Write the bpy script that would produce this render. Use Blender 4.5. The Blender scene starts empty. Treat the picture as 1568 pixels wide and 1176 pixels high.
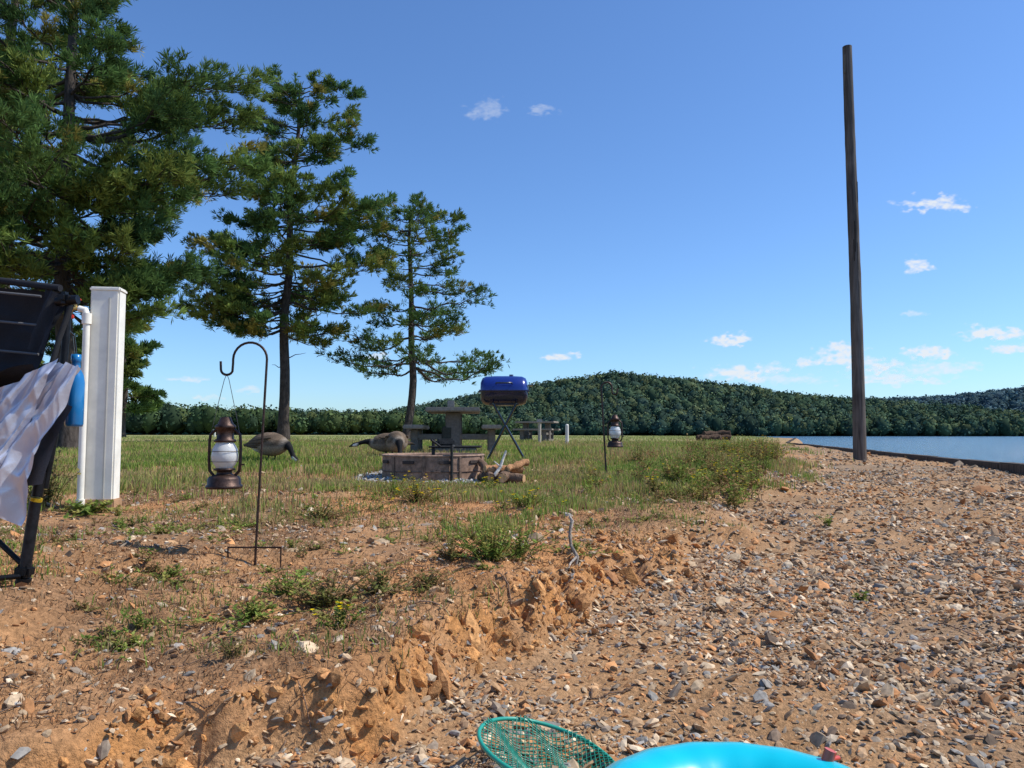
import bpy, bmesh, math, random
import numpy as np
from mathutils import Vector, Matrix
rng=np.random.default_rng(7); random.seed(7)
scene=bpy.context.scene
CAMZ=0.5
# ---------------------------------------------------------------- noise
def _h(i,j,s):
    v=np.sin(i*127.1+j*311.7+s*74.7)*43758.5453
    return v-np.floor(v)
def vn(x,y,s=0):
    xi=np.floor(x); yi=np.floor(y); fx=x-xi; fy=y-yi
    fx=fx*fx*(3-2*fx); fy=fy*fy*(3-2*fy)
    a=_h(xi,yi,s);b=_h(xi+1,yi,s);c=_h(xi,yi+1,s);d=_h(xi+1,yi+1,s)
    return a+(b-a)*fx+(c-a)*fy+(a-b-c+d)*fx*fy
def fbm(x,y,s=0,o=4):
    r=0;a=.5;t=0
    for k in range(o):
        r=r+a*vn(x*2**k+k*17.3,y*2**k+k*9.1,s+k);t+=a;a*=.5
    return r/t
def ss(a,b,x):
    t=np.clip((x-a)/(b-a),0,1); return t*t*(3-2*t)
# ---------------------------------------------------------------- mesh builder
class MB:
    def __init__(s): s.v=[];s.c=[];s.f=[];s.n=0
    def add(s,v,f,c=(1,1,1),m=0,smooth=False):
        v=np.asarray(v,float).reshape(-1,3); c=np.asarray(c,float)
        if c.ndim==1: c=np.tile(c,(len(v),1))
        s.v.append(v);s.c.append(c)
        if isinstance(f,np.ndarray): s.f.append((f.astype(np.int64)+s.n,m,smooth))
        else:
            d={}
            for q in f: d.setdefault(len(q),[]).append(q)
            for k in d: s.f.append((np.array(d[k],dtype=np.int64)+s.n,m,smooth))
        s.n+=len(v)
    def tube(s,pts,rad,seg=8,c=(1,1,1),m=0,cap=True,flat=1.0):
        P=np.asarray(pts,float);n=len(P);R=np.ones(n)*np.asarray(rad,float)
        T=np.gradient(P,axis=0);T/=np.linalg.norm(T,axis=1)[:,None]+1e-12
        ref=np.array([0,0,1.]) if abs(T[:,2]).mean()<.8 else np.array([0,1.,0])
        A=np.cross(T,ref);A/=np.linalg.norm(A,axis=1)[:,None]+1e-12
        for i in range(1,n):
            if np.dot(A[i],A[i-1])<0:A[i]*=-1
        B=np.cross(T,A)
        th=np.linspace(0,2*np.pi,seg,endpoint=False)
        V=P[:,None]+R[:,None,None]*(np.cos(th)[None,:,None]*A[:,None]+flat*np.sin(th)[None,:,None]*B[:,None])
        i=np.arange(n-1)[:,None]*seg;j=np.arange(seg)[None];k=(j+1)%seg
        F=np.stack([i+j,i+k,i+seg+k,i+seg+j],-1).reshape(-1,4)
        cc=np.asarray(c,float)
        if cc.ndim==2 and len(cc)==n: cc=np.repeat(cc,seg,axis=0)
        s.add(V.reshape(-1,3),F,cc,m,True)
        if cap:
            for e in (0,n-1):
                s.add(V[e],[list(range(seg)) if e else list(range(seg))[::-1]],cc if cc.ndim==1 else cc[e*seg:(e+1)*seg],m,False)
    def lathe(s,prof,loc,seg=24,c=(1,1,1),m=0,smooth=True):
        pr=np.asarray(prof,float);n=len(pr);th=np.linspace(0,2*np.pi,seg,endpoint=False)
        V=np.stack([pr[:,0,None]*np.cos(th),pr[:,0,None]*np.sin(th),np.repeat(pr[:,1,None],seg,1)],-1)+np.array(loc)
        i=np.arange(n-1)[:,None]*seg;j=np.arange(seg)[None];k=(j+1)%seg
        s.add(V.reshape(-1,3),np.stack([i+j,i+k,i+seg+k,i+seg+j],-1).reshape(-1,4),c,m,smooth)
    def box(s,cen,size,rot=(0,0,0),c=(1,1,1),m=0,bev=.01):
        bm=bmesh.new();bmesh.ops.create_cube(bm,size=1)
        for v in bm.verts: v.co=Vector((v.co.x*size[0],v.co.y*size[1],v.co.z*size[2]))
        if bev>0: bmesh.ops.bevel(bm,geom=list(bm.edges),offset=bev,segments=2,affect='EDGES')
        M=Matrix.Translation(cen)@(Matrix.Rotation(rot[2],4,'Z')@Matrix.Rotation(rot[1],4,'Y')@Matrix.Rotation(rot[0],4,'X'))
        bm.transform(M);bm.verts.ensure_lookup_table()
        s.add([tuple(v.co) for v in bm.verts],[[v.index for v in f.verts] for f in bm.faces],c,m,False);bm.free()
    def loft(s,st,O,fwd,cols,seg=20,m=0):
        st=np.array(st,float);n=len(st);T=np.gradient(st[:,:2],axis=0);T/=np.linalg.norm(T,axis=1)[:,None]
        N=np.stack([-T[:,1],T[:,0]],-1);th=np.linspace(0,2*np.pi,seg,endpoint=False)
        X=st[:,0,None]+N[:,0,None]*st[:,3,None]*np.cos(th);Z=st[:,1,None]+N[:,1,None]*st[:,3,None]*np.cos(th)
        Y=st[:,2,None]*np.sin(th);ca,sa=math.cos(fwd),math.sin(fwd)
        V=np.stack([X*ca-Y*sa+O[0],X*sa+Y*ca+O[1],Z+O[2]],-1)
        i=np.arange(n-1)[:,None]*seg;j=np.arange(seg)[None];k=(j+1)%seg
        C=np.array([[cols(a,t) for t in th] for a in range(n)]).reshape(-1,3)
        s.add(V.reshape(-1,3),np.stack([i+j,i+k,i+seg+k,i+seg+j],-1).reshape(-1,4),C,m,True)
    def cloth(s,TL,TR,BR,BL,nu,nv,fn,c=(1,1,1),m=0,sag=0):
        TL,TR,BR,BL=[np.array(a,float) for a in (TL,TR,BR,BL)]
        u,v=np.meshgrid(np.linspace(0,1,nu),np.linspace(0,1,nv))
        P=((1-u)*(1-v))[...,None]*TL+(u*(1-v))[...,None]*TR+(u*v)[...,None]*BR+((1-u)*v)[...,None]*BL
        nrm=np.cross(TR-TL,BL-TL);nrm/=np.linalg.norm(nrm)
        P=P+nrm*fn(u,v)[...,None]
        i=np.arange(nv-1)[:,None]*nu;j=np.arange(nu-1)[None]
        F=np.stack([i+j,i+j+1,i+nu+j+1,i+nu+j],-1).reshape(-1,4)
        s.add(P.reshape(-1,3),F,c,m,True)
    def build(s,name,mats):
        V=np.concatenate(s.v);C=np.concatenate(s.c)
        me=bpy.data.meshes.new(name);me.vertices.add(len(V));me.vertices.foreach_set('co',V.ravel())
        L=[f.ravel() for f,_,_ in s.f];tot=np.concatenate(L);me.loops.add(len(tot));me.loops.foreach_set('vertex_index',tot.astype(np.int32))
        sz=np.concatenate([np.full(len(f),f.shape[1]) for f,_,_ in s.f])
        st=np.concatenate([[0],np.cumsum(sz)[:-1]])
        me.polygons.add(len(sz));me.polygons.foreach_set('loop_start',st.astype(np.int32))
        me.polygons.foreach_set('material_index',np.concatenate([np.full(len(f),m) for f,m,_ in s.f]).astype(np.int32))
        me.polygons.foreach_set('use_smooth',np.concatenate([np.full(len(f),q) for f,_,q in s.f]).astype(bool))
        me.update(calc_edges=True)
        a=me.attributes.new('Col','FLOAT_COLOR','POINT')
        a.data.foreach_set('color',np.concatenate([C,np.ones((len(C),1))],1).ravel())
        for m in mats: me.materials.append(m)
        ob=bpy.data.objects.new(name,me);scene.collection.objects.link(ob);return ob
# ---------------------------------------------------------------- materials
def mat(name,rough=.7,metal=0,ns=20,na=.3,bump=0,bs=60,trans=0,spec=.5,stretch=None,coat=0,det=3):
    m=bpy.data.materials.new(name);m.use_nodes=True;nt=m.node_tree;N=nt.nodes;L=nt.links
    b=N['Principled BSDF'];b.inputs['Roughness'].default_value=rough;b.inputs['Metallic'].default_value=metal
    b.inputs['Specular IOR Level'].default_value=spec;b.inputs['Coat Weight'].default_value=coat
    at=N.new('ShaderNodeAttribute');at.attribute_name='Col'
    tc=N.new('ShaderNodeTexCoord');src=tc.outputs['Object']
    if stretch:
        mp=N.new('ShaderNodeMapping');mp.inputs['Scale'].default_value=stretch;L.new(src,mp.inputs[0]);src=mp.outputs[0]
    col=at.outputs['Color']
    if na>0:
        n=N.new('ShaderNodeTexNoise');n.inputs['Scale'].default_value=ns;n.inputs['Detail'].default_value=det;n.inputs['Roughness'].default_value=.65;L.new(src,n.inputs['Vector'])
        r=N.new('ShaderNodeMapRange');r.inputs['From Min'].default_value=.3;r.inputs['From Max'].default_value=.7
        r.inputs['To Min'].default_value=1-na;r.inputs['To Max'].default_value=1+na;L.new(n.outputs[0],r.inputs['Value'])
        v=N.new('ShaderNodeVectorMath');v.operation='SCALE';L.new(col,v.inputs[0]);L.new(r.outputs[0],v.inputs['Scale']);col=v.outputs[0]
    if bump>0:
        n2=N.new('ShaderNodeTexNoise');n2.inputs['Scale'].default_value=bs;n2.inputs['Detail'].default_value=4;n2.inputs['Roughness'].default_value=.7;L.new(src,n2.inputs['Vector'])
        bp=N.new('ShaderNodeBump');bp.inputs['Strength'].default_value=1;bp.inputs['Distance'].default_value=bump;L.new(n2.outputs[0],bp.inputs['Height']);L.new(bp.outputs[0],b.inputs['Normal'])
    if trans>0:
        d=N.new('ShaderNodeBsdfDiffuse');L.new(col,d.inputs[0])
        t=N.new('ShaderNodeBsdfTranslucent');L.new(col,t.inputs[0]);mx=N.new('ShaderNodeMixShader');mx.inputs[0].default_value=trans
        if spec>.5: L.new(col,b.inputs['Base Color']);L.new(b.outputs[0],mx.inputs[1])
        else: L.new(d.outputs[0],mx.inputs[1])
        L.new(t.outputs[0],mx.inputs[2]);L.new(mx.outputs[0],N['Material Output'].inputs[0])
    else: L.new(col,b.inputs['Base Color'])
    return m
def matte(name):
    m=bpy.data.materials.new(name);m.use_nodes=True;nt=m.node_tree;N=nt.nodes;at=N.new('ShaderNodeAttribute');at.attribute_name='Col'
    d=N.new('ShaderNodeBsdfDiffuse');nt.links.new(at.outputs['Color'],d.inputs[0]);nt.links.new(d.outputs[0],N['Material Output'].inputs[0]);return m
M_ground=mat('ground_soil',.95,0,55,.42,.012,70,spec=.15,det=4)
M_leaf=mat('foliage',.55,0,3,0,trans=.3,spec=.3)
M_needle=mat('pine_needles',.5,0,1.2,0,trans=.28,spec=.35)
M_far=matte('distant_foliage')
M_grass=mat('grass_blades',.6,0,2,0,trans=.35,spec=.25)
M_bark=mat('bark',.95,0,14,.5,.03,18,spec=.1,stretch=(1,1,.35))
M_pole=mat('weathered_wood',.9,0,26,.5,.012,30,spec=.2,stretch=(1,1,.06))
M_stone=mat('gravel_stone',.85,0,60,.25,0,150,spec=.25,det=2)
M_metal=mat('dark_metal',.45,.6,40,.5,.001,120)
M_rust=mat('rusted_steel',.85,.2,18,.45,.003,60)
M_conc=mat('concrete',.9,0,25,.25,.003,90,spec=.2)
M_pvc=mat('white_plastic',.45,0,7,.10,0,spec=.4)
M_enamel=mat('enamel_paint',.25,.1,10,.08,0,coat=.6)
M_fab=mat('woven_fabric',.85,0,200,.15,.002,400,spec=.2)
M_silver=mat('silver_fabric',.42,.45,12,.05,.001,60)
M_vinyl=mat('inflatable_vinyl',.3,0,5,.04,0,spec=.5,coat=.3)
M_feather=mat('feathers',.8,0,45,.35,.004,60,spec=.2)
M_glass=mat('lantern_globe',.2,0,10,.05,0,trans=.35,spec=.6)
# ---------------------------------------------------------------- terrain
EY=[-30,0,1.5,1.8,2.3,2.7,3.1,3.9,5.2,10,18,39,95,400]
EX=[-20,-2.9,-1.75,-1.15,-.50,-.42,.05,.55,1.3,3.4,6.3,13,32,32]
SY=[-60,10.7,39,95,160,250,300,340,380,2500]
SX=[-10.2,7.1,14,35,20,-5,-60,-400,-3000,-3000]
HX=[-900,-300,-110,-70,-32,-9,17.6,44,63,82,105,121,140,159,182,205,228,250,290,330,1200]
HZ=[8,5,4,3.5,12,16,21,25,27,25.5,23.5,21,18.5,15,13,11,10,8.5,5,-2,-2]
FX=[-2500,-600,300,417,509,599,776,1080,2500]
FZ=[26,22,22,29,33,42,48,36,30]
def edge_s(x,y):
    return x-np.interp(y,EY,EX)+(fbm(x*1.5,y*1.5,3,3)-.5)*np.clip(.95+.12*y,0,1.9)+(fbm(x*6,y*6,4,3)-.5)*.26
def bank_mix(x,y):
    w=np.clip(.07+.24*vn(x*1.6,y*1.6,9)*ss(1.5,2.5,y)+.42*ss(3.2,4.8,y)+.07*(y-2),.06,3.)
    return ss(-w,w,edge_s(x,y))
def gz(x,y):
    x=np.asarray(x,float);y=np.asarray(y,float)
    t=np.interp(y,[-40,0,2,3.8,6,8,11,20,45,90,3000],[-.5,-.3,-.22,-.135,-.03,0,.13,.15,.24,.22,.2])
    t=t+.12*ss(-1.1,-2.0,x)*ss(5,3.4,y)
    t=t+(fbm(x*.6,y*.6,11,3)-.5)*.07+(fbm(x*4,y*4,12,3)-.5)*.05*ss(14,3,y)
    b=np.interp(y,[-40,0,2,3,5,8,12,40,3000],[-.6,-.46,-.42,-.37,-.27,-.1,0,.0,.0])
    b=b+(fbm(x*1.1,y*1.1,21,4)-.5)*.10+(vn(x*9,y*9,22)-.5)*.012
    m=bank_mix(x,y);z=t*(1-m)+b*m
    br=np.exp(-((m-.45)/.36)**2)*(.25+.75*ss(4.8,3.4,y))*ss(10,5,y)
    rid=1-abs(2*fbm(x*5,y*5,31,4)-1)
    z=z+br*((rid-.75)*.34+(fbm(x*14,y*14,33,3)-.5)*.10)
    sd=x-np.interp(y,SY,SX)
    z=z-ss(.0,1.2+np.clip(y*.01,0,5),sd)*1.6
    k=450/np.maximum(y,1)
    h=np.interp(x*k,HX,HZ)+(fbm(x*.02,y*.02,41,3)-.5)*5
    far=ss(385,460,y)*(h+1.6)-ss(560,700,y)*(h+1.6)
    h2=np.interp(x*900/np.maximum(y,1),FX,FZ)+(fbm(x*.008,y*.008,43,3)-.5)*9
    z=z+np.maximum(far,0)+ss(830,930,y)*(h2+1.6)
    return z
def grass_mask(x,y):
    s=edge_s(x,y);n=fbm(x*1.1,y*1.1,51,4);n2=fbm(x*.3,y*.45,52,3)
    g=ss(5.2,8.2,y+(n-.5)*6.5)*ss(.3,-.6,s+(n-.5)*1.6*np.clip(y*.12,.3,2))
    g=g*(1-.85*ss(.51,.60,n2)*ss(15,7,y))
    g=g*(1-.9*np.exp(-(((x+2.2)/1.3)**2+((y-6.1)/.9)**2)))
    g=g*(1-.97*(((x+.89)**2+(y-8.75)**2)<.85**2))
    g=g*(1-.9*np.exp(-(((x+.1)/.4)**2+((y-8.0)/.35)**2)))
    return g
def sinhgrid(lo,hi,c,n,a):
    tl=math.asinh((lo-c)/a);th=math.asinh((hi-c)/a);return c+a*np.sinh(np.linspace(tl,th,n))
gx=sinhgrid(-2600,2600,0.,960,1.6);gy=sinhgrid(-40,2600,2.6,860,1.5)
X,Y=np.meshgrid(gx,gy);Z=gz(X,Y)
mix=bank_mix(X,Y);g=grass_mask(X,Y);n1=fbm(X*1.3,Y*1.3,61,5);n2=fbm(X*6,Y*6,62,4);n3=fbm(X*.35,Y*.35,63,3)
def C(*a): return np.array(a)
def lerp(a,b,t): return a+(b-a)*t[...,None]
col=lerp(C(.41,.225,.108),C(.27,.155,.082),ss(.4,.6,n1))
col=lerp(col,C(.50,.24,.095),ss(.51,.64,fbm(X*1.0+9,Y*1.0,64,4))*.8)
beach=lerp(C(.35,.215,.115),C(.29,.20,.125),ss(.42,.6,n3+.3*(n1-.5)));beach=lerp(beach,C(.40,.225,.105),ss(.48,.62,n1)*.65)
col=lerp(col,beach,mix)
br=np.exp(-((mix-.45)/.36)**2)*ss(6.5,3,Y)
col=lerp(col,lerp(C(.54,.25,.085),C(.40,.21,.095),ss(.42,.58,n2)),br*.9)
col=lerp(col,lerp(C(.17,.165,.06),C(.28,.20,.10),ss(.40,.62,n1)),g*.8)
col=lerp(col,C(.27,.28,.10),ss(20,60,Y)*(1-mix)*.8)
col=lerp(col,C(.022,.04,.012),ss(380,388,Y))
col=col*(.72+.56*n2)[...,None]
mb=MB();ny,nx=X.shape
i=np.arange(ny-1)[:,None]*nx;j=np.arange(nx-1)[None]
mb.add(np.stack([X,Y,Z],-1).reshape(-1,3),np.stack([i+j,i+j+1,i+nx+j+1,i+nx+j],-1).reshape(-1,4),col.reshape(-1,3),0,True)
mb.build('ground_terrain',[M_ground])
# water
mw=bpy.data.materials.new('lake_water');mw.use_nodes=True;nt=mw.node_tree;b=nt.nodes['Principled BSDF']
b.inputs['Base Color'].default_value=(.07,.15,.22,1);b.inputs['Roughness'].default_value=.15;b.inputs['IOR'].default_value=1.33
tc=nt.nodes.new('ShaderNodeTexCoord');mp=nt.nodes.new('ShaderNodeMapping');mp.inputs['Scale'].default_value=(.35,1.2,1)
n=nt.nodes.new('ShaderNodeTexNoise');n.inputs['Scale'].default_value=.9;n.inputs['Detail'].default_value=5;n.inputs['Roughness'].default_value=.65
bp=nt.nodes.new('ShaderNodeBump');bp.inputs['Distance'].default_value=.6;bp.inputs['Strength'].default_value=1
nt.links.new(tc.outputs['Object'],mp.inputs[0]);nt.links.new(mp.outputs[0],n.inputs['Vector']);nt.links.new(n.outputs[0],bp.inputs['Height']);nt.links.new(bp.outputs[0],b.inputs['Normal'])
mb=MB();mb.add([(-2600,-40,-.5),(2600,-40,-.5),(2600,2600,-.5),(-2600,2600,-.5)],[[0,1,2,3]]);mb.build('lake_water',[mw])
# ---------------------------------------------------------------- gravel
ph=(1+5**.5)/2
ICO=np.array([(-1,ph,0),(1,ph,0),(-1,-ph,0),(1,-ph,0),(0,-1,ph),(0,1,ph),(0,-1,-ph),(0,1,-ph),(ph,0,-1),(ph,0,1),(-ph,0,-1),(-ph,0,1)])/1.9
ICF=np.array([(0,11,5),(0,5,1),(0,1,7),(0,7,10),(0,10,11),(1,5,9),(5,11,4),(11,10,2),(10,7,6),(7,1,8),(3,9,4),(3,4,2),(3,2,6),(3,6,8),(3,8,9),(4,9,5),(2,4,11),(6,2,10),(8,6,7),(9,8,1)])
def stones(mb,x,y,size,pal,flat=.45,sink=.15,jt=.2):
    n=len(x);V=ICO[None]*(1+rng.normal(0,jt,(n,12,1)))
    V=V*(size[:,None,None]*np.stack([rng.uniform(.7,1.5,n),rng.uniform(.5,1.0,n),flat*rng.uniform(.6,1.4,n)],-1)[:,None,:])
    a=rng.uniform(0,2*np.pi,n);tx=rng.normal(0,.4,n);ty=rng.normal(0,.4,n)
    z=V[...,2]+V[...,0]*tx[:,None]+V[...,1]*ty[:,None]
    xx=V[...,0]*np.cos(a)[:,None]-V[...,1]*np.sin(a)[:,None];yy=V[...,0]*np.sin(a)[:,None]+V[...,1]*np.cos(a)[:,None]
    P=np.stack([xx+x[:,None],yy+y[:,None],z+(gz(x,y)+size*sink)[:,None]],-1).reshape(-1,3)
    F=(ICF[None]+(np.arange(n)*12)[:,None,None]).reshape(-1,3)
    c=pal[rng.integers(0,len(pal),n)]*rng.uniform(.7,1.25,(n,1));mb.add(P,F,np.repeat(c,12,0),0,False)
PAL=np.array([(.50,.35,.21),(.46,.29,.16),(.52,.25,.10),(.48,.225,.09),(.38,.27,.17),(.30,.23,.165),(.44,.32,.20),(.64,.50,.34),(.18,.125,.085),(.40,.19,.08),(.48,.34,.20),(.33,.21,.12),(.44,.26,.13),(.56,.41,.26),(.25,.23,.20),(.34,.31,.27)])
mb=MB()
def wedge(n,y0,y1,p,lo=-.85,hi=.85):
    u=rng.random(n);y=(y0**p+(y1**p-y0**p)*u)**(1/p);x=y*rng.uniform(lo,hi,n);return x,y
def beachpts(n,y0,y1,p,thr=.0):
    x,y=wedge(n,y0,y1,p);m=bank_mix(x,y);cl=fbm(x*2.3,y*2.3,71,3)
    k=(rng.random(n)<np.clip(m,.07,1)*(.35+1.6*ss(.36,.6,cl)))&(x<np.interp(y,SY,SX)-.1);return x[k],y[k]
x,y=beachpts(82000,1.3,5,1.2);stones(mb,x,y,rng.lognormal(-4.85,.48,len(x)),PAL,.4)
x,y=beachpts(64000,4,11,.9);stones(mb,x,y,rng.lognormal(-4.38,.45,len(x)),PAL,.4)
x,y=beachpts(26000,9,28,.6);stones(mb,x,y,rng.lognormal(-4.0,.4,len(x)),PAL)
x,y=beachpts(3000,1.4,14,.8);stones(mb,x,y,rng.lognormal(-3.95,.30,len(x)),PAL,.4,.1)
x,y=wedge(9000,1.5,7,1.2);k=edge_s(x,y)<0;x,y=x[k],y[k];stones(mb,x,y,rng.lognormal(-4.95,.45,len(x)),PAL)
mb.build('beach_gravel',[M_stone])
mb=MB()
def P2(*a): return np.array(a,float)
bx=P2(6.2,7.2,4.6,3.1,2.6,-1.75,-2.1,1.35,1.9,-.05,.2,3.8);by=P2(9.4,12.5,4.6,5.4,3.6,3.35,3.0,4.6,5.6,2.55,3.4,7.2)
stones(mb,bx,by,P2(.08,.10,.04,.035,.022,.025,.03,.03,.03,.025,.025,.04),PAL[[4,5,1,3]],.55,.2);mb.build('shore_rocks',[M_stone])
mb=MB();x,y=wedge(14000,1.7,5,1.1,-.8,.4);m_=bank_mix(x,y);k=(m_>.1)&(m_<.9);x,y=x[k],y[k]
stones(mb,x,y,rng.lognormal(-4.55,.55,len(x)),np.array([(.52,.25,.09),(.46,.23,.095),(.56,.29,.115)]),.8,-.05,.1);mb.build('clay_clods',[M_ground])
# ---------------------------------------------------------------- grass
def blades(mb,x,y,h,w,cols,lean=.45,m=0,z=None):
    n=len(x);z=gz(x,y) if z is None else z;a=rng.uniform(0,2*np.pi,n);b=rng.uniform(0,2*np.pi,n);l=rng.random(n)*lean*h
    bx_,by_=np.cos(a)*w*.5,np.sin(a)*w*.5;lx,ly=np.cos(b)*l,np.sin(b)*l
    V=np.stack([np.stack([x-bx_,y-by_,z-.01],-1),np.stack([x+bx_,y+by_,z-.01],-1),
      np.stack([x+bx_*.8+lx*.4,y+by_*.8+ly*.4,z+h*.6],-1),np.stack([x+lx*1.2,y+ly*1.2,z+h],-1),np.stack([x-bx_*.8+lx*.4,y-by_*.8+ly*.4,z+h*.6],-1)],1).reshape(-1,3)
    k=np.arange(n)[:,None]*5
    F=k+np.array([[0,1,2,4]]);T=k+np.array([[4,2,3]])
    mb.add(V,F,np.repeat(cols,5,0),m,False);mb.f.append((T+mb.n-len(V),m,False))
GP=np.array([(.22,.33,.06),(.28,.38,.08),(.16,.27,.05),(.36,.37,.11),(.45,.36,.16),(.42,.27,.14),(.26,.32,.08)])
mb=MB()
for (N_,y0,y1,p) in ((190000,4,11,1.0),(140000,9,30,.5),(45000,25,110,.3)):
    x,y=wedge(N_,y0,y1,p,-.95,.65);k=(rng.random(N_)<grass_mask(x,y)*(.2+1.4*ss(.35,.6,fbm(x*1.6,y*1.6,81,3))));x,y=x[k],y[k];n=len(x)
    hh=(.025+.095*fbm(x*.8,y*.8,82,3)*rng.uniform(.4,1.6,n))*(1+.2*ss(8,12,y))
    hh=hh*(1-.5*np.exp(-(((x+.8)/1.0)**2+((y-7.6)/.8)**2)))
    dry=fbm(x*.5,y*.5,83,4)*.8+.1+.35*(fbm(x*2.5,y*2.5,84,3)-.5)+rng.normal(0,.10,n)
    ci=np.where(dry>.53,rng.integers(3,6,n),rng.choice([0,1,2,3,6],n))
    far=ss(14,60,y)[:,None]
    c=GP[ci]*rng.uniform(.7,1.2,(n,1));c=c*(1-far)+np.array([.35,.37,.13])*far*rng.uniform(.8,1.15,(n,1))
    blades(mb,x,y,hh,.0035+.00075*y,c)
mb.build('grass',[M_grass])
mb=MB();x,y=wedge(120000,1.6,9,1.1,-.9,.6)
cl=fbm(x*1.7,y*1.7,85,4);k=(edge_s(x,y)<.15)&(rng.random(len(x))<ss(.36,.58,cl)+.1);x,y=x[k],y[k];n=len(x)
th=np.array([(.34,.21,.12),(.40,.27,.16),(.24,.14,.08),(.34,.17,.08),(.17,.115,.065)])
blades(mb,x,y,rng.uniform(.004,.028,n),.0028+.0004*y,th[rng.integers(0,5,n)]*rng.uniform(.7,1.2,(n,1)),lean=2.8)
x,y=wedge(42000,2.4,8.5,1.0,-.9,.6);cl=fbm(x*1.3+40,y*1.3,86,4);k=(edge_s(x,y)<.0)&(rng.random(len(x))<ss(.47,.6,cl));x,y=x[k],y[k];n=len(x)
blades(mb,x,y,rng.uniform(.012,.05,n),.0035+.0005*y,GP[rng.integers(0,7,n)]*rng.uniform(.65,1.0,(n,1)),lean=.9)
mb.build('dry_thatch',[M_grass])
# ---------------------------------------------------------------- weeds
def weed(mb,x,y,r,h,ns,pal,flower=False,leaf=.018):
    z0=float(gz(x,y))
    for q in range(ns):
        a=rng.uniform(0,6.283);d=abs(rng.normal(0,.5))*r;bx_=x+math.cos(a)*d*.4;by_=y+math.sin(a)*d*.4
        hh=h*rng.uniform(.35,1.15);t=np.linspace(0,1,5);ex=math.cos(a)*d*1.2;ey=math.sin(a)*d*1.2
        P=np.stack([bx_+ex*t**1.5,by_+ey*t**1.5,z0-.01+hh*t-.15*d*t**2],-1);c=pal[rng.integers(0,len(pal))]*rng.uniform(.8,1.1)
        mb.tube(P,np.linspace(.0022,.0008,5)*(1+h),3,c*.8,0,False)
        nl=int(10+14*rng.random());tt=rng.uniform(.15,1,nl);B=np.stack([np.interp(tt,t,P[:,k]) for k in range(3)],-1)
        az=rng.uniform(0,6.283,nl);L=leaf*rng.uniform(.6,1.4,nl)
        D=np.stack([np.cos(az),np.sin(az),rng.uniform(-.1,.8,nl)],-1);S=np.stack([-np.sin(az),np.cos(az),rng.normal(0,.3,nl)],-1)
        V=np.stack([B,B+D*L[:,None]*.5+S*L[:,None]*.28,B+D*L[:,None],B+D*L[:,None]*.5-S*L[:,None]*.28],1).reshape(-1,3)
        mb.add(V,(np.arange(nl)[:,None]*4+np.arange(4)[None]),np.repeat(c*rng.uniform(.75,1.25,(nl,1)),4,0),0,False)
        if flower and rng.random()<.4:
            for _ in range(2):
                o=P[-1]+rng.normal(0,.006,3);k=np.arange(6)*math.pi/3;fr=.0055+.0011*y
                V=[tuple(o)]+[(o[0]+fr*math.cos(w),o[1]+fr*math.sin(w),o[2]+.004) for w in k]
                mb.add(V,[[0,1+i_,1+(i_+1)%6] for i_ in range(6)],(.8,.6,.02),0,False)
WG=np.array([(.20,.27,.06),(.27,.30,.075),(.16,.23,.05),(.34,.31,.09)]);WB=np.array([(.30,.22,.10),(.23,.20,.07),(.33,.20,.10),(.18,.19,.06)])
def mk(x,y,r,h,ns,pal,fl=False,leaf=.018):
    mb=MB();weed(mb,x,y,r,h,ns,pal,fl,leaf);mb.build('weed_plant',[M_leaf])
mk(-.10,3.85,.26,.21,75,WG,False,.022);mk(.04,4.0,.20,.15,30,WG);mk(-.30,3.9,.2,.14,30,WB);mk(-.72,3.05,.18,.13,60,WB);mk(-.9,3.15,.16,.09,40,WG)
mk(-.60,2.72,.08,.11,16,WG,True);mk(-.95,2.85,.2,.06,50,WG);mk(-.55,3.2,.16,.12,40,WB);mk(.33,4.15,.12,.08,20,WG);mk(-.75,6.1,.3,.2,60,WB,True);mk(-1.0,6.5,.25,.2,40,WG,True);mk(.1,5.8,.2,.16,40,WG,True)
mk(-1.3,5.2,.25,.12,40,WB);mk(-2.0,4.4,.3,.07,50,WG);mk(-1.7,4.8,.3,.06,50,WG);mk(-3.0,5.5,.25,.1,40,WG,False,.035);mk(-3.5,5.8,.25,.4,50,WB,False,.03);mk(-3.8,5.9,.25,.45,50,WG,False,.03)
mk(1.9,7.6,.3,.2,40,WG,True);mk(1.75,3.9,.05,.05,8,WG);mk(2.4,5.9,.07,.09,12,WG);mk(-.2,7.3,.2,.12,25,WG,True)
mk(-1.25,2.6,.14,.05,30,WG,False,.014);mk(-.35,3.35,.12,.07,30,WB,False,.015);mk(-1.5,3.4,.2,.06,40,WG,False,.016);mk(1.2,6.3,.3,.12,40,WB,False,.02)
mb=MB()
for _ in range(230):
    y=rng.uniform(6.5,17);x=float(np.interp(y,EY,EX))-abs(rng.normal(.1,.75));weed(mb,x,y,.16,rng.uniform(.12,.34),9,(WB if rng.random()<.65 else WG),rng.random()<.16,.03)
for _ in range(260):
    y=rng.uniform(2.4,8);x=y*rng.uniform(-.8,.3)
    if edge_s(np.array(x),np.array(y))<-.1: weed(mb,x,y,.1,rng.uniform(.03,.08),7,WB if rng.random()<.5 else WG,False,.016)
mb.build('weed_patch',[M_leaf])
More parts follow.
